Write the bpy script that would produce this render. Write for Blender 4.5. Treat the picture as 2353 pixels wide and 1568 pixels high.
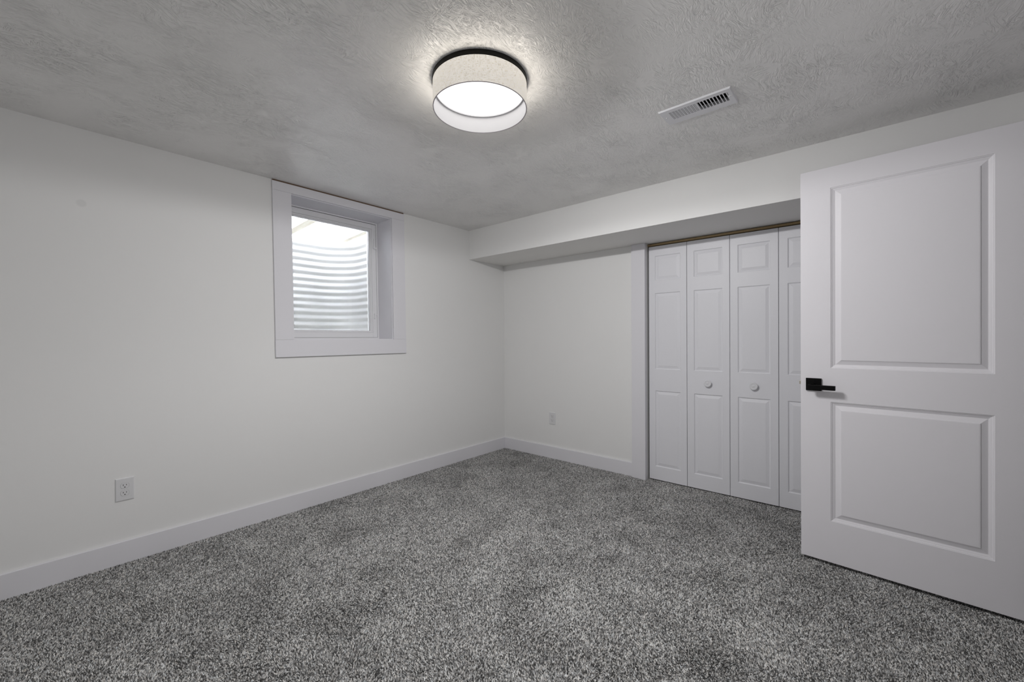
import bpy, bmesh, math, random
import numpy as np
from mathutils import Vector, Matrix

for o in list(bpy.data.objects):
    bpy.data.objects.remove(o, do_unlink=True)
S = bpy.context.scene
COL = S.collection
PI = math.pi

# ------------------------------------------------------------------ camera
cam_d = bpy.data.cameras.new('camera')
cam = bpy.data.objects.new('camera', cam_d)
COL.objects.link(cam)
cam_d.sensor_fit = 'HORIZONTAL'
cam_d.sensor_width = 36.0
cam_d.lens = 955.836 / 2353 * 36.0
cam_d.shift_y = -0.549 / 2353
cam_d.clip_start = 0.02
_R = Vector((0.75724872, 0.65310443, -0.00538259))
_U = Vector((0.00097084, 0.00711569, 0.99997421))
_F = Vector((-0.65312589, 0.75723442, -0.00475428))
_m = Matrix((_R, _U, -_F)).transposed().to_4x4()
_m.translation = Vector((3.00435, -3.35418, 1.17304))
cam.matrix_world = _m
S.camera = cam

# ------------------------------------------------------------------ light and exposure
S.view_settings.view_transform = 'Standard'
S.view_settings.look = 'None'
S.view_settings.gamma = 1.0
S.view_settings.use_curve_mapping = False
S.view_settings.exposure = 0.01
LAMP_DISC = 1.22       # radiance of the opal diffuser
LAMP_SHADE = 0.49      # glow of the lit fabric drum
SPOT_DOWN = 18.0       # watts of added unseen spots shining down at the drum mouth
SPOT_SIDE = 52.0       # watts of added unseen spots outside the drum rim
SPOT_HALO = 2.3        # watts of added unseen spots beside the shade, making the ceiling halo
SKY = 33.0              # overcast daylight over the window well

world = bpy.data.worlds.new('overcast_sky')
S.world = world
world.use_nodes = True
wn = world.node_tree.nodes
wn['Background'].inputs[0].default_value = (0.975, 0.98, 1.0, 1)
wn['Background'].inputs[1].default_value = SKY

# ------------------------------------------------------------------ room dimensions (metres)
H = 2.2412             # ceiling
HS = 1.9582            # underside of the soffit
SD = 0.5117            # soffit depth
XR = 3.56              # right wall
YF = -4.20             # wall behind the camera
FZ = -0.010            # floor under the pile

# ------------------------------------------------------------------ materials
def mat(name):
    m = bpy.data.materials.new(name)
    m.use_nodes = True
    nt = m.node_tree
    return m, nt, nt.nodes['Principled BSDF']

def N(nt, t, **kw):
    n = nt.nodes.new(t)
    for k, v in kw.items():
        if k in n.inputs:
            n.inputs[k].default_value = v
        else:
            setattr(n, k, v)
    return n

def simple(name, col, rough=0.5, metal=0.0, spec=0.5, bump=0.0, bscale=300.0, bdist=0.001, var=0.0, vscale=3.0):
    m, nt, b = mat(name)
    b.inputs['Base Color'].default_value = (*col, 1)
    b.inputs['Roughness'].default_value = rough
    b.inputs['Metallic'].default_value = metal
    b.inputs['Specular IOR Level'].default_value = spec
    tc = N(nt, 'ShaderNodeTexCoord')
    if bump > 0:
        no = N(nt, 'ShaderNodeTexNoise', Scale=bscale, Detail=4.0)
        nt.links.new(tc.outputs['Object'], no.inputs['Vector'])
        bu = N(nt, 'ShaderNodeBump', Strength=bump, Distance=bdist)
        nt.links.new(no.outputs['Fac'], bu.inputs['Height'])
        nt.links.new(bu.outputs['Normal'], b.inputs['Normal'])
    if var > 0:
        no = N(nt, 'ShaderNodeTexNoise', Scale=vscale, Detail=3.0)
        nt.links.new(tc.outputs['Object'], no.inputs['Vector'])
        mx = N(nt, 'ShaderNodeMix', data_type='RGBA')
        mx.inputs[6].default_value = (*[c * (1 - var) for c in col], 1)
        mx.inputs[7].default_value = (*[min(1, c * (1 + var)) for c in col], 1)
        nt.links.new(no.outputs['Fac'], mx.inputs[0])
        nt.links.new(mx.outputs[2], b.inputs['Base Color'])
    return m

M = {}
M['wall'] = simple('wall_paint', (0.88, 0.878, 0.872), 0.7, spec=0.15, bump=0.12, bscale=55, bdist=0.002, var=0.012, vscale=2.0)
M['trim'] = simple('trim_paint', (0.82, 0.812, 0.85), 0.6, spec=0.18, bump=0.05, bscale=30, bdist=0.001)
M['door'] = simple('door_paint', (0.875, 0.858, 0.895), 0.45, spec=0.35, bump=0.08, bscale=420, bdist=0.0004)
M['bifold'] = simple('bifold_paint', (0.85, 0.85, 0.89), 0.45, bump=0.05, bscale=200, bdist=0.0004)
M['vinyl'] = simple('window_vinyl', (0.84, 0.84, 0.86), 0.35)
M['gap'] = simple('rubber_seal', (0.06, 0.06, 0.06), 0.8)
M['black'] = simple('black_metal', (0.003, 0.003, 0.0033), 0.42, spec=0.12)
M['pan'] = simple('dark_bronze_metal', (0.007, 0.006, 0.0045), 0.5, spec=0.2)
M['plastic'] = simple('outlet_plastic', (0.78, 0.78, 0.795), 0.28)
M['slot'] = simple('slot_dark', (0.01, 0.01, 0.01), 0.8)
M['vent'] = simple('vent_enamel', (0.80, 0.80, 0.83), 0.3)
M['screw'] = simple('screw_head', (0.85, 0.85, 0.85), 0.25, metal=0.4)
M['nickel'] = simple('satin_nickel', (0.62, 0.58, 0.50), 0.25, metal=1.0)
M['duct'] = simple('duct_dark', (0.02, 0.02, 0.02), 0.7)
M['ductmetal'] = simple('duct_metal', (0.45, 0.44, 0.46), 0.45, metal=0.3)
M['closetdark'] = simple('closet_interior', (0.25, 0.24, 0.23), 0.8)  # dark colour put in so the gaps round the leaves read as shade
M['steel'] = simple('galvanised_steel', (0.28, 0.278, 0.276), 0.45, metal=0.0, var=0.06, vscale=5)
M['gravel'] = simple('gravel_stone', (0.60, 0.58, 0.55), 0.9, bump=1.0, bscale=40, bdist=0.02, var=0.4, vscale=60)
M['knob'] = simple('knob_enamel', (0.80, 0.80, 0.83), 0.25)

# raw wood
def wood(name, c0, c1, sc=(2, 60, 60)):
    m, nt, b = mat(name)
    tc = N(nt, 'ShaderNodeTexCoord'); mp = N(nt, 'ShaderNodeMapping'); mp.inputs['Scale'].default_value = sc
    no = N(nt, 'ShaderNodeTexNoise', Scale=1.0, Detail=6.0, Distortion=0.6)
    cr = N(nt, 'ShaderNodeValToRGB')
    cr.color_ramp.elements[0].position = 0.3; cr.color_ramp.elements[0].color = (*c0, 1)
    cr.color_ramp.elements[1].position = 0.7; cr.color_ramp.elements[1].color = (*c1, 1)
    nt.links.new(tc.outputs['Object'], mp.inputs[0]); nt.links.new(mp.outputs[0], no.inputs['Vector'])
    nt.links.new(no.outputs['Fac'], cr.inputs[0]); nt.links.new(cr.outputs[0], b.inputs['Base Color'])
    b.inputs['Roughness'].default_value = 0.7
    return m
M['header'] = wood('raw_pine_header', (0.30, 0.21, 0.10), (0.48, 0.36, 0.20))
M['brownstrip'] = simple('dark_brown_strip', (0.16, 0.10, 0.065), 0.8)  # plain dark brown for the strip above the window casing
M['batten'] = wood('weathered_pine', (0.78, 0.72, 0.60), (0.92, 0.89, 0.80), (6, 40, 40))

# wall paint of the window wall, with the touched-up round spot and the small scratch of the photo
def wall_left_mat():
    m = M['wall'].copy(); m.name = 'window_wall_paint'
    nt = m.node_tree; b = nt.nodes['Principled BSDF']
    src = b.inputs['Base Color'].links[0].from_socket
    ge = N(nt, 'ShaderNodeNewGeometry')
    vm = N(nt, 'ShaderNodeVectorMath', operation='DISTANCE'); vm.inputs[1].default_value = (0, -3.180, 1.867)
    nt.links.new(ge.outputs['Position'], vm.inputs[0])
    mr = N(nt, 'ShaderNodeMapRange'); mr.inputs['From Min'].default_value = 0.015; mr.inputs['From Max'].default_value = 0.022
    mr.inputs['To Min'].default_value = 0.93; mr.inputs['To Max'].default_value = 1.0
    nt.links.new(vm.outputs['Value'], mr.inputs['Value'])
    mu = N(nt, 'ShaderNodeVectorMath', operation='SCALE')
    nt.links.new(src, mu.inputs[0]); nt.links.new(mr.outputs[0], mu.inputs['Scale'])
    nt.links.new(mu.outputs[0], b.inputs['Base Color'])
    return m
M['wall_left'] = wall_left_mat()

# crow's-foot brushed ceiling
def ceiling_mat():
    m, nt, b = mat('crows_foot_ceiling_paint')
    b.inputs['Base Color'].default_value = (0.90, 0.89, 0.88, 1)
    b.inputs['Roughness'].default_value = 0.32
    b.inputs['Specular IOR Level'].default_value = 0.6
    L = nt.links.new
    tc = N(nt, 'ShaderNodeTexCoord')
    # wobble the coordinates a little so strokes curve
    wob = N(nt, 'ShaderNodeTexNoise', Scale=7.0, Detail=2.0)
    L(tc.outputs['Object'], wob.inputs['Vector'])
    ws = N(nt, 'ShaderNodeVectorMath', operation='SUBTRACT'); ws.inputs[1].default_value = (0.5, 0.5, 0.5)
    L(wob.outputs['Color'], ws.inputs[0])
    wsc = N(nt, 'ShaderNodeVectorMath', operation='SCALE'); wsc.inputs['Scale'].default_value = 0.065
    L(ws.outputs[0], wsc.inputs[0])
    base = N(nt, 'ShaderNodeVectorMath', operation='ADD')
    L(tc.outputs['Object'], base.inputs[0]); L(wsc.outputs[0], base.inputs[1])
    def layer(off, ang, across, along, hi, msc, mlo):
        # wavy brush strokes running one way, kept to soft patches
        a = N(nt, 'ShaderNodeVectorMath', operation='ADD'); a.inputs[1].default_value = off
        L(base.outputs[0], a.inputs[0])
        rot = N(nt, 'ShaderNodeVectorRotate', rotation_type='Z_AXIS'); rot.inputs['Angle'].default_value = ang
        L(a.outputs[0], rot.inputs['Vector'])
        mp = N(nt, 'ShaderNodeVectorMath', operation='MULTIPLY'); mp.inputs[1].default_value = (along, across, 1)
        L(rot.outputs[0], mp.inputs[0])
        no = N(nt, 'ShaderNodeTexNoise', Scale=1.0, Detail=1.5, Roughness=0.5, Distortion=0.7)
        L(mp.outputs[0], no.inputs['Vector'])
        r1 = N(nt, 'ShaderNodeMath', operation='SUBTRACT'); r1.inputs[1].default_value = 0.5; L(no.outputs['Fac'], r1.inputs[0])
        r2 = N(nt, 'ShaderNodeMath', operation='ABSOLUTE'); L(r1.outputs[0], r2.inputs[0])
        mr = N(nt, 'ShaderNodeMapRange', interpolation_type='SMOOTHSTEP')
        mr.inputs['From Min'].default_value = hi; mr.inputs['From Max'].default_value = 0.0
        L(r2.outputs[0], mr.inputs['Value'])
        bn = N(nt, 'ShaderNodeTexNoise', Scale=msc, Detail=1.0); L(a.outputs[0], bn.inputs['Vector'])
        mk = N(nt, 'ShaderNodeMapRange', interpolation_type='SMOOTHSTEP'); mk.inputs['From Min'].default_value = mlo; mk.inputs['From Max'].default_value = mlo+0.08
        L(bn.outputs['Fac'], mk.inputs['Value'])
        mm = N(nt, 'ShaderNodeMath', operation='MULTIPLY'); L(mr.outputs[0], mm.inputs[0]); L(mk.outputs[0], mm.inputs[1])
        return mm
    ls = [layer((0.3, 0.1, 0), 1.45, 85.0, 13.0, 0.11, 7.0, 0.36), layer((3.7, 9.2, 0), 1.95, 90.0, 15.0, 0.11, 9.0, 0.43),
          layer((7.1, 2.2, 0), 1.00, 92.0, 18.0, 0.10, 10.0, 0.48), layer((1.9, 5.4, 0), 0.1, 100.0, 32.0, 0.10, 11.0, 0.51)]
    mix = ls[0]
    for l_ in ls[1:]:
        nx_ = N(nt, 'ShaderNodeMath', operation='MAXIMUM'); L(mix.outputs[0], nx_.inputs[0]); L(l_.outputs[0], nx_.inputs[1]); mix = nx_
    # stroke strength varies over the ceiling
    sn = N(nt, 'ShaderNodeTexNoise', Scale=3.5, Detail=3.0); L(tc.outputs['Object'], sn.inputs['Vector'])
    sr = N(nt, 'ShaderNodeMapRange'); sr.inputs['From Min'].default_value = 0.35; sr.inputs['From Max'].default_value = 0.62; sr.inputs['To Min'].default_value = 0.25
    L(sn.outputs['Fac'], sr.inputs['Value'])
    fi = N(nt, 'ShaderNodeMath', operation='MULTIPLY'); L(mix.outputs[0], fi.inputs[0]); L(sr.outputs[0], fi.inputs[1])
    bu = N(nt, 'ShaderNodeBump', Strength=1.0, Distance=0.0020)
    L(fi.outputs[0], bu.inputs['Height']); L(bu.outputs['Normal'], b.inputs['Normal'])
    return m
M['ceiling'] = ceiling_mat()
M['soffit_under'] = simple('soffit_underside_paint', (0.84, 0.83, 0.81), 0.6, bump=0.5, bscale=260, bdist=0.001)

# carpet
def carpet_mats():
    m, nt, b = mat('carpet_yarn')
    at = N(nt, 'ShaderNodeAttribute', attribute_name='yarn')
    nt.links.new(at.outputs['Color'], b.inputs['Base Color'])
    b.inputs['Roughness'].default_value = 0.85
    b.inputs['Specular IOR Level'].default_value = 0.25
    M['pile'] = m
    M['backing'] = simple('carpet_backing', (0.05, 0.048, 0.046), 0.95, var=0.4, vscale=200)
carpet_mats()

# glass: mostly clear, a little mirror at grazing angles
def glass_mat():
    m = bpy.data.materials.new('window_glass'); m.use_nodes = True; nt = m.node_tree
    nt.nodes.clear()
    out = N(nt, 'ShaderNodeOutputMaterial'); t = N(nt, 'ShaderNodeBsdfTransparent'); g = N(nt, 'ShaderNodeBsdfGlossy', Roughness=0.02)
    t.inputs[0].default_value = (0.93, 0.95, 0.95, 1)
    fr = N(nt, 'ShaderNodeFresnel', IOR=1.45); mx = N(nt, 'ShaderNodeMixShader')
    nt.links.new(fr.outputs[0], mx.inputs[0]); nt.links.new(t.outputs[0], mx.inputs[1]); nt.links.new(g.outputs[0], mx.inputs[2])
    nt.links.new(mx.outputs[0], out.inputs[0])
    return m
M['glass'] = glass_mat()

def cover_mat():
    m = bpy.data.materials.new('milky_polycarbonate'); m.use_nodes = True; nt = m.node_tree
    nt.nodes.clear()
    out = N(nt, 'ShaderNodeOutputMaterial'); t = N(nt, 'ShaderNodeBsdfTranslucent'); d = N(nt, 'ShaderNodeBsdfDiffuse')
    tc = N(nt, 'ShaderNodeTexCoord'); no = N(nt, 'ShaderNodeTexNoise', Scale=7.0, Detail=6.0, Distortion=1.2)
    cr = N(nt, 'ShaderNodeValToRGB')
    cr.color_ramp.elements[0].position = 0.34; cr.color_ramp.elements[0].color = (0.62, 0.62, 0.64, 1)
    cr.color_ramp.elements[1].position = 0.50; cr.color_ramp.elements[1].color = (0.93, 0.93, 0.95, 1)
    nt.links.new(tc.outputs['Object'], no.inputs['Vector']); nt.links.new(no.outputs['Fac'], cr.inputs[0])
    nt.links.new(cr.outputs[0], t.inputs[0]); nt.links.new(cr.outputs[0], d.inputs[0])
    mx = N(nt, 'ShaderNodeMixShader', Fac=0.25)
    nt.links.new(t.outputs[0], mx.inputs[1]); nt.links.new(d.outputs[0], mx.inputs[2]); nt.links.new(mx.outputs[0], out.inputs[0])
    return m
M['cover'] = cover_mat()

# lamp
def lamp_mats():
    m, nt, b = mat('opal_diffuser')
    b.inputs['Base Color'].default_value = (0.9, 0.9, 0.9, 1)
    b.inputs['Emission Color'].default_value = (1.0, 0.975, 0.945, 1)
    b.inputs['Emission Strength'].default_value = LAMP_DISC
    M['opal'] = m
    m, nt, b = mat('lit_linen_fabric')
    L = nt.links.new
    uv = N(nt, 'ShaderNodeUVMap')
    def thread(sc, det, lo, hi):
        mp = N(nt, 'ShaderNodeMapping'); mp.inputs['Scale'].default_value = sc; L(uv.outputs[0], mp.inputs[0])
        no = N(nt, 'ShaderNodeTexNoise', Scale=1.0, Detail=det, Roughness=0.6); L(mp.outputs[0], no.inputs['Vector'])
        mr = N(nt, 'ShaderNodeMapRange'); mr.inputs['From Min'].default_value = lo; mr.inputs['From Max'].default_value = hi
        mr.inputs['To Min'].default_value = 1.0; mr.inputs['To Max'].default_value = 0.0
        L(no.outputs['Fac'], mr.inputs['Value']); return mr
    # uv in metres: u round the drum, v up
    a = thread((70, 520, 1), 2, 0.49, 0.75)
    c = thread((520, 60, 1), 2, 0.51, 0.77)
    s = thread((130, 420, 1), 1, 0.66, 0.74)
    m1 = N(nt, 'ShaderNodeMath', operation='MULTIPLY'); L(a.outputs[0], m1.inputs[0]); L(c.outputs[0], m1.inputs[1])
    mx = N(nt, 'ShaderNodeMix', data_type='RGBA'); mx.inputs[6].default_value = (0.50, 0.44, 0.36, 1); mx.inputs[7].default_value = (0.90, 0.865, 0.80, 1)
    L(m1.outputs[0], mx.inputs[0])
    mx2 = N(nt, 'ShaderNodeMix', data_type='RGBA'); mx2.inputs[6].default_value = (0.30, 0.25, 0.18, 1); L(mx.outputs[2], mx2.inputs[7]); L(s.outputs[0], mx2.inputs[0])
    L(mx2.outputs[2], b.inputs['Base Color'])
    L(mx2.outputs[2], b.inputs['Emission Color'])
    b.inputs['Emission Strength'].default_value = LAMP_SHADE
    b.inputs['Roughness'].default_value = 0.9
    M['linen'] = m
    M['shade_in'] = simple('shade_lining', (0.93, 0.925, 0.94), 0.7)
lamp_mats()

# ------------------------------------------------------------------ helpers
def tag(o, label=None, cat=None, group=None, kind=None):
    if label: o['label'] = label
    if cat: o['category'] = cat
    if group: o['group'] = group
    if kind: o['kind'] = kind
    return o

def box(bm, x0, x1, y0, y1, z0, z1, mi=0):
    v = [bm.verts.new(p) for p in ((x0,y0,z0),(x1,y0,z0),(x1,y1,z0),(x0,y1,z0),(x0,y0,z1),(x1,y0,z1),(x1,y1,z1),(x0,y1,z1))]
    for f in ((0,3,2,1),(4,5,6,7),(0,1,5,4),(1,2,6,5),(2,3,7,6),(3,0,4,7)):
        fa = bm.faces.new([v[i] for i in f]); fa.material_index = mi
    return v

def obj(name, bm, mats, parent=None, bevel=0.0, smooth=False, seg=2, angle=0.6):
    me = bpy.data.meshes.new(name)
    bmesh.ops.recalc_face_normals(bm, faces=bm.faces)
    bm.to_mesh(me); bm.free()
    for m in (mats if isinstance(mats, (list, tuple)) else [mats]):
        me.materials.append(m)
    if smooth:
        for p in me.polygons: p.use_smooth = True
    o = bpy.data.objects.new(name, me); COL.objects.link(o)
    if parent is not None: o.parent = parent
    if bevel > 0:
        md = o.modifiers.new('bevel', 'BEVEL'); md.width = bevel; md.segments = seg; md.limit_method = 'ANGLE'; md.angle_limit = angle
        md.harden_normals = False
    return o

def bxo(name, args, m, parent=None, bevel=0.0, **k):
    bm = bmesh.new()
    if not isinstance(args[0], (tuple, list)): args = [args]
    for a in args: box(bm, *a)
    return obj(name, bm, m, parent, bevel, **k)

def empty(name, loc, rotz=0.0):
    o = bpy.data.objects.new(name, None); COL.objects.link(o)
    o.location = loc; o.rotation_euler = (0, 0, rotz); o.empty_display_size = 0.1
    return o

def lathe(bm, prof, seg=64, mi=0, close=False):
    """prof: list of (r, z); revolve round z"""
    rings = []
    for r, z in prof:
        if r < 1e-6: rings.append([bm.verts.new((0, 0, z))])
        else: rings.append([bm.verts.new((r*math.cos(2*PI*k/seg), r*math.sin(2*PI*k/seg), z)) for k in range(seg)])
    pairs = list(zip(rings[:-1], rings[1:]))
    if close: pairs.append((rings[-1], rings[0]))
    for a, b_ in pairs:
        for k in range(seg):
            k2 = (k+1) % seg
            if len(a) == 1 and len(b_) == 1: continue
            if len(a) == 1: f = bm.faces.new((a[0], b_[k], b_[k2]))
            elif len(b_) == 1: f = bm.faces.new((a[k], a[k2], b_[0]))
            else: f = bm.faces.new((a[k], a[k2], b_[k2], b_[k]))
            f.material_index = mi

def slab_holes(bm, U0, U1, V0, V1, holes, place, t0, t1):
    """slab in (u,v) with rectangular through-holes; place(u,v,w)->xyz"""
    us = sorted({U0, U1, *[h[0] for h in holes], *[h[1] for h in holes]})
    vs = sorted({V0, V1, *[h[2] for h in holes], *[h[3] for h in holes]})
    def hole(i, j):
        cu = (us[i]+us[i+1])/2; cv = (vs[j]+vs[j+1])/2
        return any(h[0] < cu < h[1] and h[2] < cv < h[3] for h in holes)
    cache = {}
    def V(i, j, w):
        k = (i, j, w)
        if k not in cache: cache[k] = bm.verts.new(place(us[i], vs[j], (t0, t1)[w]))
        return cache[k]
    ni, nj = len(us)-1, len(vs)-1
    solid = [[not hole(i, j) for j in range(nj)] for i in range(ni)]
    for i in range(ni):
        for j in range(nj):
            if not solid[i][j]: continue
            for w in (0, 1):
                bm.faces.new((V(i,j,w), V(i+1,j,w), V(i+1,j+1,w), V(i,j+1,w)))
            for di, dj, a, b_ in ((-1,0,(0,0),(0,1)), (1,0,(1,0),(1,1)), (0,-1,(0,0),(1,0)), (0,1,(0,1),(1,1))):
                ii, jj = i+di, j+dj
                if 0 <= ii < ni and 0 <= jj < nj and solid[ii][jj]: continue
                bm.faces.new((V(i+a[0],j+a[1],0), V(i+b_[0],j+b_[1],0), V(i+b_[0],j+b_[1],1), V(i+a[0],j+a[1],1)))

def panel_slab(bm, Wd, Z0, Z1, T, panels, prof, back=True):
    """moulded door slab: x 0..Wd, front y=0 facing -y, back y=T; panels (x0,x1,z0,z1); prof (inset, depth)"""
    xs = sorted({0, Wd, *[p[0] for p in panels], *[p[1] for p in panels]})
    zs = sorted({Z0, Z1, *[p[2] for p in panels], *[p[3] for p in panels]})
    def isp(cx, cz): return any(p[0] < cx < p[1] and p[2] < cz < p[3] for p in panels)
    for side in ((0,), (0, 1))[1 if back else 0]:
        y0 = 0 if side == 0 else T; sg = 1 if side == 0 else -1
        vv = {}
        def V(x, z):
            if (x, z) not in vv: vv[(x, z)] = bm.verts.new((x, y0, z))
            return vv[(x, z)]
        for i in range(len(xs)-1):
            for j in range(len(zs)-1):
                q = (V(xs[i],zs[j]), V(xs[i+1],zs[j]), V(xs[i+1],zs[j+1]), V(xs[i],zs[j+1]))
                if not isp((xs[i]+xs[i+1])/2, (zs[j]+zs[j+1])/2): bm.faces.new(q)
                else:
                    prev = q
                    for (ins, dp) in prof:
                        x0, x1, z0, z1 = xs[i]+ins, xs[i+1]-ins, zs[j]+ins, zs[j+1]-ins
                        r = [bm.verts.new((a, y0+sg*dp, c)) for a, c in ((x0,z0),(x1,z0),(x1,z1),(x0,z1))]
                        for k in range(4):
                            bm.faces.new((prev[k], prev[(k+1)%4], r[(k+1)%4], r[k]))
                        prev = r
                    bm.faces.new(prev)
        if side == 0: front = vv
        else: rear = vv
    if not back:
        rear = {(x, z): bm.verts.new((x, T, z)) for x in xs for z in zs}
        for i in range(len(xs)-1):
            for j in range(len(zs)-1):
                bm.faces.new((rear[(xs[i],zs[j])], rear[(xs[i+1],zs[j])], rear[(xs[i+1],zs[j+1])], rear[(xs[i],zs[j+1])]))
    for i in range(len(xs)-1):
        for z in (Z0, Z1):
            bm.faces.new((front[(xs[i],z)], front[(xs[i+1],z)], rear[(xs[i+1],z)], rear[(xs[i],z)]))
    for j in range(len(zs)-1):
        for x in (0, Wd):
            bm.faces.new((front[(x,zs[j])], front[(x,zs[j+1])], rear[(x,zs[j+1])], rear[(x,zs[j])]))

# ------------------------------------------------------------------ room shell
ZT = H + 0.14
# floor
fl = bxo('floor', (-0.02, XR+0.15, YF-0.1, 0.72, FZ-0.08, FZ), M['backing'])
tag(fl, 'grey carpeted floor of the empty room', 'floor', kind='structure')
# ceiling with the duct hole above the register
bm = bmesh.new()
slab_holes(bm, -0.0, XR, YF, 0.0, [(2.272, 2.530, -1.382, -1.299)], lambda u, v, w: (u, v, w), H, ZT)
ce = obj('ceiling', bm, M['ceiling']); tag(ce, 'white ceiling with brushed crow-foot texture', 'ceiling', kind='structure')
# window wall (x = 0)
WY0, WY1, WZ0, WZ1 = -2.183, -1.383, 1.166, 2.178
bm = bmesh.new()
slab_holes(bm, YF-0.1, 0.75, FZ-0.08, ZT, [(WY0, WY1, WZ0, WZ1)], lambda u, v, w: (w, u, v), -0.26, 0.0)
wl = obj('wall_left', bm, M['wall_left']); tag(wl, 'white painted wall with the basement window', 'wall', kind='structure')
# closet wall (y = 0), closet opening
CX0, CX1 = 1.5908, 2.8420
bm = bmesh.new()
slab_holes(bm, 0.0, XR+0.12, FZ-0.08, ZT, [(CX0, CX1, FZ-0.09, HS)], lambda u, v, w: (u, w, v), 0.0, 0.10)
wb = obj('wall_back', bm, M['wall']); tag(wb, 'white painted wall with the closet opening under the soffit', 'wall', kind='structure')
# soffit
bm = bmesh.new()
v = box(bm, 0.0, XR, -SD, 0.0, HS, H+0.001)
bm.faces.ensure_lookup_table()
for f in bm.faces:
    if abs(f.calc_center_median().z - HS) < 1e-4: f.material_index = 1
so = obj('wall_soffit', bm, [M['wall'], M['soffit_under']]); tag(so, 'boxed-out white soffit running above the closet doors', 'soffit', kind='structure')
# right wall with doorway
DY0, DY1, DZ = -1.548, -0.716, 2.062
bm = bmesh.new()
slab_holes(bm, YF-0.1, 0.1, FZ-0.08, ZT, [(DY0, DY1, FZ-0.09, DZ)], lambda u, v, w: (w, u, v), XR, XR+0.12)
wr = obj('wall_right', bm, M['wall']); tag(wr, 'white wall with the doorway beside the open door', 'wall', kind='structure')
wf = bxo('wall_front', (-0.0, XR, YF-0.1, YF, FZ-0.08, ZT), M['wall']); tag(wf, 'plain white wall opposite the closet', 'wall', kind='structure')
# hall beyond the doorway
bm = bmesh.new()
box(bm, XR+1.2, XR+1.3, -2.5, 0.2, FZ-0.08, ZT); box(bm, XR+0.12, XR+1.3, -2.6, -2.5, FZ-0.08, ZT); box(bm, XR+0.12, XR+1.3, 0.1, 0.2, FZ-0.08, ZT)
box(bm, XR+0.12, XR+1.3, -2.6, 0.2, H, ZT)
hw = obj('wall_hall', bm, M['wall']); tag(hw, 'white walls of the hall beyond the doorway', 'wall', kind='structure')
hf = bxo('floor_hall', (XR+0.15, XR+1.3, -2.6, 0.2, FZ-0.08, FZ), M['backing']); tag(hf, 'grey hall floor beyond the doorway', 'floor', kind='structure')
# closet interior
bm = bmesh.new()
box(bm, CX0-0.1, CX1+0.1, 0.66, 0.70, FZ-0.08, HS+0.1); box(bm, CX0-0.14, CX0-0.1, 0.10, 0.70, FZ-0.08, HS+0.1); box(bm, CX1+0.1, CX1+0.14, 0.10, 0.70, FZ-0.08, HS+0.1)
box(bm, CX0-0.14, CX1+0.14, 0.10, 0.70, HS+0.06, HS+0.1)
ci = obj('wall_closet', bm, M['closetdark']); tag(ci, 'inside walls of the closet behind the folding doors', 'wall', kind='structure')

# baseboards: square board with eased top
BH, BT = 0.1127, 0.014
def baseboard(name, label, args):
    o = bxo(name, args, M['trim'], bevel=0.003, seg=3)
    return tag(o, label, 'baseboard', kind='structure')
baseboard('baseboard_left', 'white baseboard along the window wall', (0.0, BT, YF, 0.0, FZ, BH))
baseboard('baseboard_back', 'short white baseboard between the corner and the closet trim', (BT, 1.4724, -BT, 0.0, FZ, BH))
baseboard('baseboard_right', 'white baseboard along the doorway wall', [(XR-BT, XR, YF, DY0-0.09, FZ, BH), (XR-BT, XR, DY1+0.09, 0.0, FZ, BH)])
baseboard('baseboard_front', 'white baseboard opposite the closet', (BT, XR-BT, YF, YF+BT, FZ, BH))

# closet side trims, doorway casing, header strip
tag(bxo('trim_1', (1.4724, 1.5908, -0.0334, 0.0, FZ, HS), M['trim'], bevel=0.0015), 'flat white board trim left of the closet doors', 'trim', kind='structure')
tag(bxo('trim_2', (2.842, 2.960, -0.0334, 0.0, FZ, HS), M['trim'], bevel=0.0015), 'flat white board trim right of the closet doors', 'trim', kind='structure')
tag(bxo('trim_3', [(XR-0.018, XR, DY0-0.09, DY0, FZ, DZ+0.09), (XR-0.018, XR, DY1, DY1+0.09, FZ, DZ+0.09), (XR-0.018, XR, DY0, DY1, DZ, DZ+0.09)], M['trim'], bevel=0.0015), 'white casing round the room doorway', 'trim', kind='structure')
tag(bxo('trim_4', (1.5915, 2.8415, 0.026, 0.080, 1.9365, 1.9525), M['header']), 'raw wood header strip above the closet doors', 'trim', kind='structure')

# ------------------------------------------------------------------ window
def shear(y, z): return y - 0.013*(z - 1.66)
def wobj(name, boxes, m, parent, bevel=0.001, seg=2):
    bm = bmesh.new()
    for a in boxes: box(bm, *a)
    for v in bm.verts: v.co.y = shear(v.co.y, v.co.z)
    return obj(name, bm, m, parent, bevel, seg=seg)
win = empty('window_1', (0, 0, 0)); tag(win, 'small basement window in a white casing under the ceiling', 'window', kind='structure')
oy0, oy1, oz0, oz1 = -2.1763, -1.3902, 1.1748, 2.1726
cy0, cy1, cz0, cz1 = -2.2953, -1.2698, 1.0575, 2.2316
CT = 0.0150
wobj('casing_board', [(0, CT, cy0+0.001, oy0, oz0, oz1)], M['trim'], win)
wobj('casing_board', [(0, CT, oy1, cy1-0.001, oz0, oz1)], M['trim'], win)
wobj('casing_board', [(0, CT, cy0, cy1, oz1+0.0006, cz1)], M['trim'], win)
wobj('casing_board', [(0, CT, cy0, cy1, cz0, oz0-0.0006)], M['trim'], win)
wobj('brown_strip', [(0, 0.011, cy0+0.004, cy1-0.004, cz1, H)], M['brownstrip'], win, 0)  # dark brown strip filling the gap between casing top and ceiling
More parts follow.
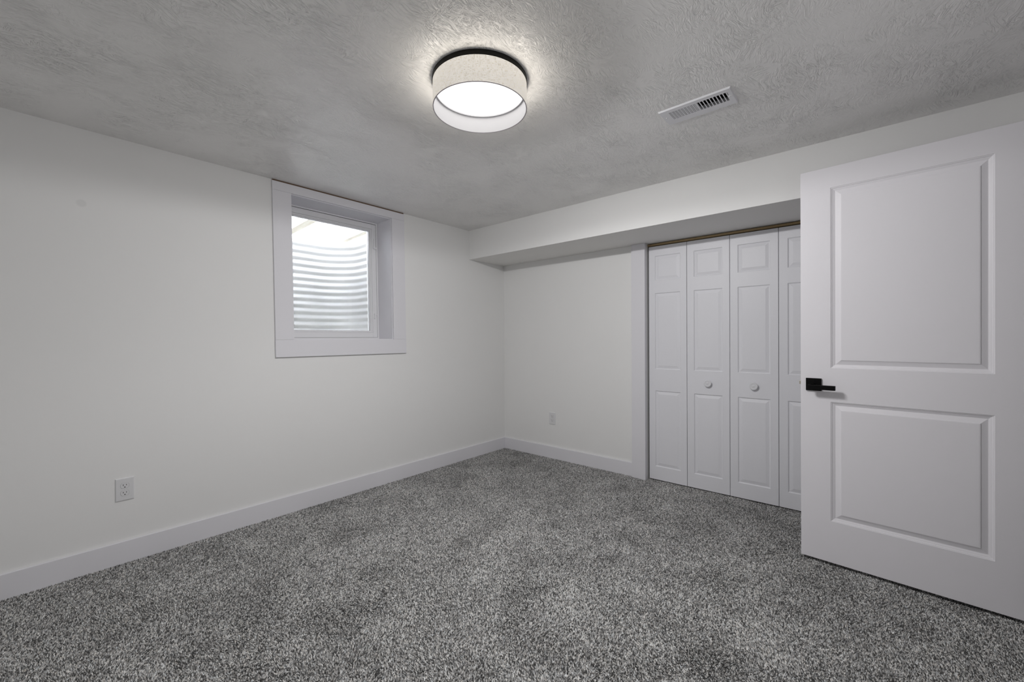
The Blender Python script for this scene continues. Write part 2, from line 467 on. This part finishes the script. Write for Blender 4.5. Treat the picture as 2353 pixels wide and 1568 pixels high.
# jamb liner
a0, a1, b0, b1 = -2.172, -1.3945, 1.1775, 2.167
wobj('jamb_liner', [(-0.215, 0.0, a1, a1+0.011, b0-0.011, b1+0.011)], M['trim'], win, 0)
wobj('jamb_liner', [(-0.215, 0.0, a0-0.011, a0, b0-0.011, b1+0.011)], M['trim'], win, 0)
wobj('jamb_liner', [(-0.215, 0.0, a0, a1, b1, b1+0.011)], M['trim'], win, 0)
wobj('window_sill', [(-0.215, 0.0, a0, a1, b0-0.011, b0)], M['trim'], win, 0)
def ring(x0, x1, y0, y1, z0, z1, w):
    return [(x0, x1, y0, y0+w, z0, z1), (x0, x1, y1-w, y1, z0, z1), (x0, x1, y0+w, y1-w, z1-w, z1), (x0, x1, y0+w, y1-w, z0, z0+w)]
wobj('window_frame', ring(-0.255, -0.203, a0, a1, b0, b1, 0.012), M['vinyl'], win)
wobj('weather_seal', ring(-0.255, -0.216, a0+0.0115, a1-0.0115, b0+0.0115, b1-0.0115, 0.020), M['gap'], win, 0)
sash = wobj('sash', ring(-0.250, -0.2005, a0+0.0165, a1-0.0165, b0+0.0135, b1-0.0165, 0.040) + ring(-0.250, -0.212, a0+0.050, a1-0.050, b0+0.044, b1-0.050, 0.026), M['vinyl'], win, 0.0015)
wobj('glazing_bead', ring(-0.238, -0.2045, a0+0.0562, a1-0.0562, b0+0.0530, b1-0.0562, 0.014), M['vinyl'], sash, 0.004, 3)
wobj('glass_pane', [(-0.236, -0.230, a0+0.060, a1-0.060, b0+0.052, b1-0.060)], M['glass'], win, 0)
def latch(z, long):
    bm = bmesh.new()
    if long:
        vs = box(bm, -0.2005, -0.186, -1.443, -1.430, z, z+0.084)
        for v in vs:
            if v.co.z > z+0.04: v.co.y += 0.007; v.co.x -= 0.006
            v.co.y = shear(v.co.y, v.co.z)
    box(bm, -0.2005, -0.190, -1.436, -1.412, z-0.003, z+0.012)
    if not long: box(bm, -0.2005, -0.188, -1.437, -1.427, z-0.028, z+0.014)
    o = obj('latch', bm, M['vinyl'], win, 0.0015); return o
latch(1.945, True); latch(1.380, False)

# ------------------------------------------------------------------ window well outside
def well_path(r_corner=0.30, hw=0.60, depth=1.20, x0=-0.26, yc=-1.78):
    pts = []
    n = 16
    for k in range(7): pts.append((x0 + (-(depth)+r_corner - x0)*k/6, yc+hw, 0, 1))
    for k in range(1, n+1):
        a = PI/2*k/n
        pts.append((-(depth)+r_corner - r_corner*math.sin(a), yc+hw-r_corner + r_corner*math.cos(a), -math.sin(a), math.cos(a)))
    m = [(x, 2*yc-y, nx, -ny) for (x, y, nx, ny) in reversed(pts)]
    # gentle bow of the back
    allp = pts + m
    return allp
bm = bmesh.new()
pitch, per = 0.0663, 12
z_top = 2.150
rows = []
nz = int((z_top-1.02)/(pitch/per))
path = well_path()
for thick in (0,):
    for j in range(nz+1):
        z = z_top - j*pitch/per
        off = 0.0068*math.asin(0.94*math.cos(2*PI*(j/per)))/math.asin(0.94)
        rows.append([bm.verts.new((x+nx*off, y+ny*off, z)) for (x, y, nx, ny) in path])
for a, b_ in zip(rows[:-1], rows[1:]):
    for k in range(len(path)-1):
        bm.faces.new((a[k], a[k+1], b_[k+1], b_[k]))
well = obj('window_well', bm, M['steel'], smooth=True)
md = well.modifiers.new('thickness', 'SOLIDIFY'); md.thickness = 0.0015
tag(well, 'corrugated steel window well outside the basement window', 'window well')
def gr():
    bm = bmesh.new(); rnd = random.Random(3)
    n = 40; g = [[bm.verts.new((-0.27-0.9*i/n, -2.36+1.16*j/n, 0.99+rnd.random()*0.02)) for j in range(n+1)] for i in range(n+1)]
    for i in range(n):
        for j in range(n): bm.faces.new((g[i][j], g[i+1][j], g[i+1][j+1], g[i][j+1]))
    return obj('gravel', bm, M['gravel'])
tag(gr(), 'loose gravel at the bottom of the window well', 'gravel', kind='stuff')
cv = bxo('well_cover', (-1.34, -0.262, -2.52, -1.04, 2.1815, 2.1855), M['cover'])
tag(cv, 'milky translucent sheet covering the window well', 'cover')
def batten(x0, y0, x1, y1, w, label):
    o = bxo('batten', (-0.54, 0.54, -w/2, w/2, 0, 0.020), M['batten'], bevel=0.001)
    o.location = ((x0+x1)/2, (y0+y1)/2, 2.161); o.rotation_euler = (0, 0, math.atan2(y1-y0, x1-x0))
    return tag(o, label, 'batten', 'battens under the well cover')
batten(-0.27, -1.83, -1.33, -1.765, 0.072, 'pale wooden batten crossing the upper left of the window view')
batten(-0.27, -1.345, -1.33, -1.245, 0.055, 'pale wooden batten crossing the upper right of the window view')

# ------------------------------------------------------------------ ceiling light
lt = empty('ceiling_light', (1.7801, -2.1286, H)); tag(lt, 'round flush ceiling light with a cream linen drum shade, lit', 'ceiling light')
bm = bmesh.new(); lathe(bm, [(0, 0), (0.1935, 0), (0.1950, -0.002), (0.1950, -0.0185), (0.1935, -0.0200), (0, -0.0200)], 128)
obj('mounting_plate', bm, M['pan'], lt, smooth=False)
R0, zt_, zb_ = 0.19307, -0.0185, H*0+2.12176-H
bm = bmesh.new(); seg = 160
uvl = bm.loops.layers.uv.new('UVMap')
vt = [bm.verts.new((R0*math.cos(2*PI*k/seg), R0*math.sin(2*PI*k/seg), zt_)) for k in range(seg)]
vb = [bm.verts.new((R0*math.cos(2*PI*k/seg), R0*math.sin(2*PI*k/seg), zb_)) for k in range(seg)]
for k in range(seg):
    k2 = (k+1) % seg
    f = bm.faces.new((vb[k], vb[k2], vt[k2], vt[k]))
    us = (R0*2*PI*k/seg, R0*2*PI*(k+1)/seg)
    for lp, uvv in zip(f.loops, ((us[0], 0), (us[1], 0), (us[1], 0.1), (us[0], 0.1))): lp[uvl].uv = uvv
me_ = obj('lamp_shade', bm, M['linen'], lt, smooth=True); me_['label'] = 'cream linen drum shade'
bm = bmesh.new(); lathe(bm, [(R0-0.0006, zt_), (R0-0.0006, zb_+0.001), (R0-0.003, zb_+0.001), (R0-0.003, zt_)], 160, close=True)
obj('shade_lining', bm, M['shade_in'], me_, smooth=False)
bm = bmesh.new(); lathe(bm, [(R0+0.0003, zb_+0.0010), (R0+0.0003, zb_-0.0002), (R0-0.0033, zb_-0.0002), (R0-0.0033, zb_+0.0010)], 160, close=True)
obj('shade_rim', bm, simple('rim_tape', (0.50, 0.46, 0.50), 0.6), me_)
zd = 2.196 - H
bm = bmesh.new(); lathe(bm, [(0, zd-0.003), (0.12, zd-0.0025), (0.170, zd-0.001), (0.1815, zd), (0.1830, zd+0.003), (0.1830, zd+0.012), (0, zd+0.012)], 128)
obj('diffuser', bm, M['opal'], lt, smooth=False)

bm = bmesh.new(); lathe(bm, [(0.1818, zd+0.010), (0.1818, zd-0.0055), (0.1838, zd-0.0055), (0.1838, zd+0.010)], 128, close=True)
obj('diffuser_ring', bm, M['vinyl'], lt)
# added unseen spots light the room, some in the drum mouth, some outside it
def added_spot(loc, direction, watts, cone, blend, col=(1.0, 0.992, 0.992)):
    ld = bpy.data.lights.new('added_spot', 'SPOT'); ld.energy = watts; ld.color = col
    ld.spot_size = math.radians(cone); ld.spot_blend = blend; ld.shadow_soft_size = 0.0
    lo = bpy.data.objects.new('added_spot', ld); COL.objects.link(lo); lo.parent = lt
    lo.location = loc; lo.rotation_mode = 'QUATERNION'
    lo.rotation_quaternion = Vector(direction).to_track_quat('-Z', 'Y')
for k in range(6):
    a_ = 2*PI*(k+0.3)/6
    added_spot((0.11*math.cos(a_), 0.11*math.sin(a_), zb_+0.001), (0, 0, -1), SPOT_DOWN/6, 178, 0.12)
for k in range(20):
    a_ = 2*PI*(k+0.5)/20; c_, s_ = math.cos(a_), math.sin(a_); tl = math.radians(69.5)
    added_spot((0.198*c_, 0.198*s_, zb_), (c_*math.cos(tl), s_*math.cos(tl), -math.sin(tl)), SPOT_SIDE/20*(1+0.68*math.cos(a_-math.radians(48))), 179, 0.32)  # added bias: brighter towards closet and door than an even drum would be
    added_spot((0.198*c_, 0.198*s_, -0.088), (c_, s_, 0), SPOT_HALO/20, 179, 0.10, (1.0, 0.93, 0.83))

# ------------------------------------------------------------------ ceiling register
vt_ = empty('ceiling_vent', (2.398, -1.3315, H)); tag(vt_, 'white rectangular metal air vent in the ceiling', 'vent')
hx, hy = 0.1555, 0.0740
starts = [-0.1146+i*0.01358 for i in range(9)] + [0.0105+i*0.01378 for i in range(9)]
slots = [(x, x+0.0096, -0.0465, 0.0295) for x in starts]
bm = bmesh.new()
slots_p = slots + [(0.1345, 0.1368, -0.044, -0.016)]
slab_holes(bm, -hx+0.003, hx-0.003, -hy+0.003, hy-0.003, slots_p, lambda u, v, w: (u, v, w), -0.0070, -0.0058)
# sloping rim
ri = [(-hx+0.003, -hy+0.003), (hx-0.003, -hy+0.003), (hx-0.003, hy-0.003), (-hx+0.003, hy-0.003)]
ro = [(-hx, -hy), (hx, -hy), (hx, hy), (-hx, hy)]
A = [bm.verts.new((x, y, -0.0070)) for x, y in ri]; B = [bm.verts.new((x, y, -0.0010)) for x, y in ro]; C_ = [bm.verts.new((x, y, 0)) for x, y in ro]
for k in range(4):
    bm.faces.new((A[k], A[(k+1)%4], B[(k+1)%4], B[k])); bm.faces.new((B[k], B[(k+1)%4], C_[(k+1)%4], C_[k]))
obj('face_plate', bm, M['vent'], vt_)
for i, s in enumerate(slots):
    lean = 1 if i < 9 else -1
    bm = bmesh.new()
    xc = (s[0]+s[1])/2
    if lean > 0: xa, xb = s[0]+0.0012, s[1]+0.0035
    else: xa, xb = s[1]+0.0004, s[1]-0.0048
    t = 0.0008
    pts = [(xa, -0.0066), (xb, 0.0035), (xb+t, 0.0035), (xa+t, -0.0066)]
    f0 = [bm.verts.new((x, s[2]-0.002, z)) for x, z in pts]; f1 = [bm.verts.new((x, s[3]+0.002, z)) for x, z in pts]
    bm.faces.new(f0); bm.faces.new(f1)
    for k in range(4): bm.faces.new((f0[k], f0[(k+1)%4], f1[(k+1)%4], f1[k]))
    obj('louver', bm, M['vent'], vt_)
for x, y in ((-0.1390, -0.0060), (0.1440, -0.0088)):
    bm = bmesh.new(); lathe(bm, [(0, -0.0092), (0.0022, -0.0088), (0.0034, -0.0072), (0.0034, -0.0068)], 20)
    for v in bm.verts: v.co.x += x; v.co.y += y
    obj('screw', bm, M['screw'], vt_, smooth=True)
bxo('damper_lever', [(0.1350, 0.1395, -0.0150, -0.0130, -0.0120, -0.0065)], M['vent'], vt_, 0.0006)
# collar and damper above, dark duct
bm = bmesh.new()
for a in ((-0.1255, 0.1315, 0.0300, 0.0312, -0.0058, 0.0125), (-0.1255, 0.1315, -0.0482, -0.0470, -0.0058, 0.0125)): box(bm, *a)
obj('collar', bm, M['vent'], vt_)
bm = bmesh.new()
for i in range(5): box(bm, -0.124, 0.130, -0.034+i*0.014, -0.032+i*0.014, 0.026, 0.034)
box(bm, -0.1255, 0.1310, -0.0490, 0.0310, 0.110, 0.112)
obj('damper', bm, M['duct'], vt_)
bm = bmesh.new(); x0_, x1_, y0_, y1_ = 2.2722, 2.5298, -1.3818, -1.2992
for a in ((x0_, x0_+0.001, y0_, y1_, H+0.0135, ZT+0.05), (x1_-0.001, x1_, y0_, y1_, H+0.0135, ZT+0.05), (x0_, x1_, y0_, y0_+0.001, H+0.0135, ZT+0.05), (x0_, x1_, y1_-0.001, y1_, H+0.0135, ZT+0.05), (x0_, x1_, y0_, y1_, ZT+0.05, ZT+0.06)):
    box(bm, *a)
for v in bm.verts: v.co -= Vector((2.398, -1.3315, H))
obj('duct', bm, M['duct'], vt_)

# ------------------------------------------------------------------ outlets
def outlet(name, label, loc, rotz, w, h):
    """built facing -y, centred on the wall surface"""
    r = empty(name, loc, rotz); tag(r, label, 'outlet', 'duplex wall outlets')
    bm = bmesh.new()
    lv = [(0, 0.0), (0.0003, -0.0030), (0.0022, -0.0052), (0.0050, -0.0060)]
    prev = None
    for ins, y in lv:
        a, b_ = w/2-ins, h/2-ins
        q = [bm.verts.new(p) for p in ((-a, y, -b_), (a, y, -b_), (a, y, b_), (-a, y, b_))]
        if prev:
            for k in range(4): bm.faces.new((prev[k], prev[(k+1)%4], q[(k+1)%4], q[k]))
        prev = q
    bm.faces.new(prev)
    obj('cover_plate', bm, M['plastic'], r, 0.0008)
    for dz in (0.0195, -0.0195):
        bm = bmesh.new()
        def oval(sc, y):
            pts = []
            for k in range(48):
                a = 2*PI*k/48; x = 0.0172*math.cos(a)*sc; z = 0.0172*math.sin(a)*sc
                z = max(-0.0142*sc, min(0.0142*sc, z)); pts.append(bm.verts.new((x, y, z+dz)))
            return pts
        g0 = oval(1.04, -0.0061); g1 = oval(1.0, -0.0062); r1 = oval(0.985, -0.0074)
        def bridge(a, b_, mi):
            for k in range(48):
                f = bm.faces.new((a[k], a[(k+1)%48], b_[(k+1)%48], b_[k])); f.material_index = mi
        bridge(g0, g1, 1); bridge(g1, r1, 0); bm.faces.new(r1)
        for x, hh in ((-0.0063, 0.0040), (0.0063, 0.0033)):
            box(bm, x-0.0011, x+0.0011, -0.0077, -0.0070, dz+0.0035-hh, dz+0.0035+hh, 2)
        box(bm, -0.0024, 0.0024, -0.0077, -0.0070, dz-0.0098, dz-0.0055, 2)
        obj('socket', bm, [M['plastic'], M['seam'], M['slot']], r)
    bm = bmesh.new(); lathe(bm, [(0, -0.0009), (0.0022, -0.0007), (0.0030, 0.0)], 20)
    for v in bm.verts: v.co = Vector((v.co.x, v.co.z-0.0060, v.co.y))
    obj('screw', bm, M['plastic'], r, smooth=True)
    return r
M['seam'] = simple('outlet_seam', (0.30, 0.30, 0.31), 0.6)
outlet('wall_outlet', 'white duplex outlet on the window wall, left of the window', (0.0, -3.0300, 0.3855), PI/2, 0.0745, 0.1200)
outlet('wall_outlet', 'white duplex outlet beside the closet trim, on the short back wall', (0.6315, 0.0, 0.3885), 0.0, 0.0755, 0.1190)

# ------------------------------------------------------------------ closet bifold doors
KD = (3.35418+0.020)/(3.35418-0.0096)
def kx(x): return 3.00435-(3.00435-x)*KD
def kz(z): return 1.17304+(z-1.17304)*KD
YD = 0.020
LW = 0.30421*KD
LEAFP = [(0.0515, LW-0.0510, kz(z0), kz(z1)) for z0, z1 in ((1.6430, 1.8430), (0.9190, 1.5395), (0.1230, 0.7425))]
PROF = [(0.0015, 0.0030), (0.0050, 0.0062), (0.0080, 0.0066), (0.0280, 0.0020), (0.0300, 0.0016)]
def leaf(parent, x):
    bm = bmesh.new()
    panel_slab(bm, LW-0.0030, 0.004, kz(1.9222), 0.030, LEAFP, PROF, back=False)
    for v in bm.verts: v.co.x += x+0.0015; v.co.y += YD
    return obj('door_leaf', bm, M['bifold'], parent, 0.0012, angle=1.2)
def knob(parent, x, z, y0):
    bm = bmesh.new()
    lathe(bm, [(0, -0.0232), (0.0022, -0.0228), (0.0050, -0.0208), (0.0095, -0.0212), (0.0130, -0.0228), (0.0150, -0.0222), (0.0156, -0.0200), (0.0150, -0.0180), (0.0110, -0.0160), (0.0070, -0.0130), (0.0062, -0.0070), (0.0085, -0.0010), (0.0085, 0.0)], 40)
    for v in bm.verts: v.co = Vector((v.co.x*1.75+x, v.co.z+y0, -v.co.y*1.75+z))
    return obj('knob', bm, M['knob'], parent, smooth=True)
CL0 = kx(1.61508)
for nm, i, lab in (('door_2', 0, 'left pair of white bifold closet doors'), ('door_3', 2, 'right pair of white bifold closet doors, half hidden by the open door')):
    r = empty(nm, (0, 0, 0)); tag(r, lab, 'door', 'bifold closet doors', kind='structure')
    l1 = leaf(r, CL0+i*LW); l2 = leaf(r, CL0+(i+1)*LW)
    if i == 0: knob(l2, kx(2.0745), kz(0.8290), YD)
    else: knob(l1, kx(2.3790), kz(0.8290), YD)

# ------------------------------------------------------------------ the open door
dr = empty('door_1', (2.72063, -0.66189, 0.0), -0.078684); tag(dr, 'open white two-panel door with a black square lever handle', 'door', kind='structure')
DW = 0.8077
bm = bmesh.new()
panel_slab(bm, DW, 0.013, 2.045, 0.0350, [(0.1280, DW-0.1280, 0.2270, 0.8405), (0.1280, DW-0.1280, 1.0140, 1.9380)],
           [(0.0010, 0.0022), (0.0045, 0.0030), (0.0065, 0.0060), (0.0120, 0.0080), (0.0170, 0.0105), (0.0190, 0.0106), (0.0395, 0.0035), (0.0400, 0.0015), (0.0440, 0.0008)], back=True)
obj('door_slab', bm, M['door'], dr, 0.0015, angle=1.25)
def handle(sgn, ybase):
    h = bxo('door_handle', (0.0240, 0.0905, min(ybase, ybase+sgn*0.0095), max(ybase, ybase+sgn*0.0095), 0.8930, 0.9580), M['black'], dr, 0.0012)
    h['label'] = 'black square lever handle'
    bm = bmesh.new(); lathe(bm, [(0.0130, 0.0095), (0.0130, 0.0300), (0.0105, 0.0320), (0.0105, 0.0420)], 40)
    for v in bm.verts: v.co = Vector((v.co.x+0.0555, ybase+sgn*v.co.z, v.co.y+0.9205))
    obj('handle_neck', bm, M['black'], h, smooth=False)
    bxo('lever', (0.0400, 0.1535, min(ybase+sgn*0.0400, ybase+sgn*0.0560), max(ybase+sgn*0.0400, ybase+sgn*0.0560), 0.9035, 0.9270), M['black'], h, 0.0015)
handle(-1, 0.0); handle(1, 0.0350)
bxo('latch_bolt', [(-0.0090, 0.0, 0.0115, 0.0240, 0.9220, 0.9395), (-0.0012, 0.0005, 0.0055, 0.0300, 0.9020, 0.9590)], M['nickel'], dr, 0.0008)
for z in (0.25, 1.05, 1.82):
    bxo('hinge', [(DW-0.001, DW+0.006, -0.004, 0.034, z-0.045, z+0.045)], M['black'], dr, 0.001)

# ------------------------------------------------------------------ carpet pile: cut tufts of mixed grey yarn
def pile():
    rng = np.random.default_rng(11)
    sp = 0.0041
    nx = int((XR+0.02)/sp); ny = int((0.06-YF)/sp)
    gx, gy = np.meshgrid(np.arange(nx), np.arange(ny))
    x = gx*sp + (gy % 2)*sp*0.5 + rng.uniform(-0.45, 0.45, gx.shape)*sp
    y = YF + gy*sp + rng.uniform(-0.45, 0.45, gx.shape)*sp
    x = x.ravel(); y = y.ravel()
    keep = (x > BT*0.9) & (x < XR-BT) & (y > YF+BT) & ((y < -BT*0.9) | ((x > 1.591) & (x < 2.841) & (y < 0.06))) & ~((x > 1.4724) & (x < 1.591) & (y > -0.0334)) & ~((x > 2.841) & (x < 2.960) & (y > -0.0334))
    x = x[keep]; y = y[keep]; n = len(x)
    # smooth random field for the lay of the pile (footprints and vacuum marks)
    def field(seed, cell, octs=3):
        r = np.random.default_rng(seed); out = np.zeros(n); amp = 1.0; tot = 0
        for o in range(octs):
            g = r.uniform(-1, 1, (int(6/cell)+4, int(6/cell)+4))
            u = x/cell + 1; w = (y - YF)/cell + 1
            i = u.astype(int); j = w.astype(int); fu = u-i; fw = w-j
            fu = fu*fu*(3-2*fu); fw = fw*fw*(3-2*fw)
            out += amp*((g[i, j]*(1-fu)+g[i+1, j]*fu)*(1-fw) + (g[i, j+1]*(1-fu)+g[i+1, j+1]*fu)*fw)
            tot += amp; amp *= 0.6; cell *= 0.5
        return out/tot
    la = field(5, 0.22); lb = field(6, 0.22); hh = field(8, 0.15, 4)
    th = rng.uniform(0, 2*PI, n)
    r0 = rng.uniform(0.0025, 0.0043, n)
    hgt = 0.0088 + rng.uniform(-0.0022, 0.0022, n) + 0.0008*hh
    lx = la*0.0055 + rng.normal(0, 0.0025, n); ly = lb*0.0055 + rng.normal(0, 0.0025, n)
    co = np.zeros((n, 4, 3), dtype=np.float32)
    for k in range(3):
        a = th + 2*PI*k/3
        co[:, k, 0] = x + r0*np.cos(a); co[:, k, 1] = y + r0*np.sin(a); co[:, k, 2] = FZ + 0.0020
    co[:, 3, 0] = x+lx; co[:, 3, 1] = y+ly; co[:, 3, 2] = FZ+hgt
    idx = (np.arange(n)*4)[:, None]
    tri = np.array([[0, 1, 3], [1, 2, 3], [2, 0, 3]])
    faces = (idx[:, :, None] + tri[None]).reshape(-1)
    me = bpy.data.meshes.new('carpet_pile')
    nf = n*3
    me.vertices.add(n*4); me.vertices.foreach_set('co', co.ravel())
    me.loops.add(nf*3); me.loops.foreach_set('vertex_index', faces.astype(np.int32))
    me.polygons.add(nf); me.polygons.foreach_set('loop_start', np.arange(nf, dtype=np.int32)*3)
    try: me.polygons.foreach_set('loop_total', np.full(nf, 3, dtype=np.int32))
    except Exception: pass
    me.update(calc_edges=True)
    # heathered yarn: every tuft its own grey; broad blotches paint in pile-lay shading
    g = rng.choice([0, 1, 2, 3], n, p=[0.30, 0.30, 0.25, 0.15])
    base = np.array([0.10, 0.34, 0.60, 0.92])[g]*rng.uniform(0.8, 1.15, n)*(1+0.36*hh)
    warm = rng.normal(0, 0.02, n)
    base = np.minimum(base, 0.95)
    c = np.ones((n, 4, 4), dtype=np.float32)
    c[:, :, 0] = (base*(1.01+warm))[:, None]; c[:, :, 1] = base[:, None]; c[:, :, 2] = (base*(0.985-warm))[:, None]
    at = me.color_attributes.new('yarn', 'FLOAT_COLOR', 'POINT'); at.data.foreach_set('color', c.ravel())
    me.materials.append(M['pile'])
    o = bpy.data.objects.new('carpet_pile', me); COL.objects.link(o)
    return tag(o, 'speckled grey cut-pile carpet covering the whole floor', 'carpet', kind='stuff')
pile()
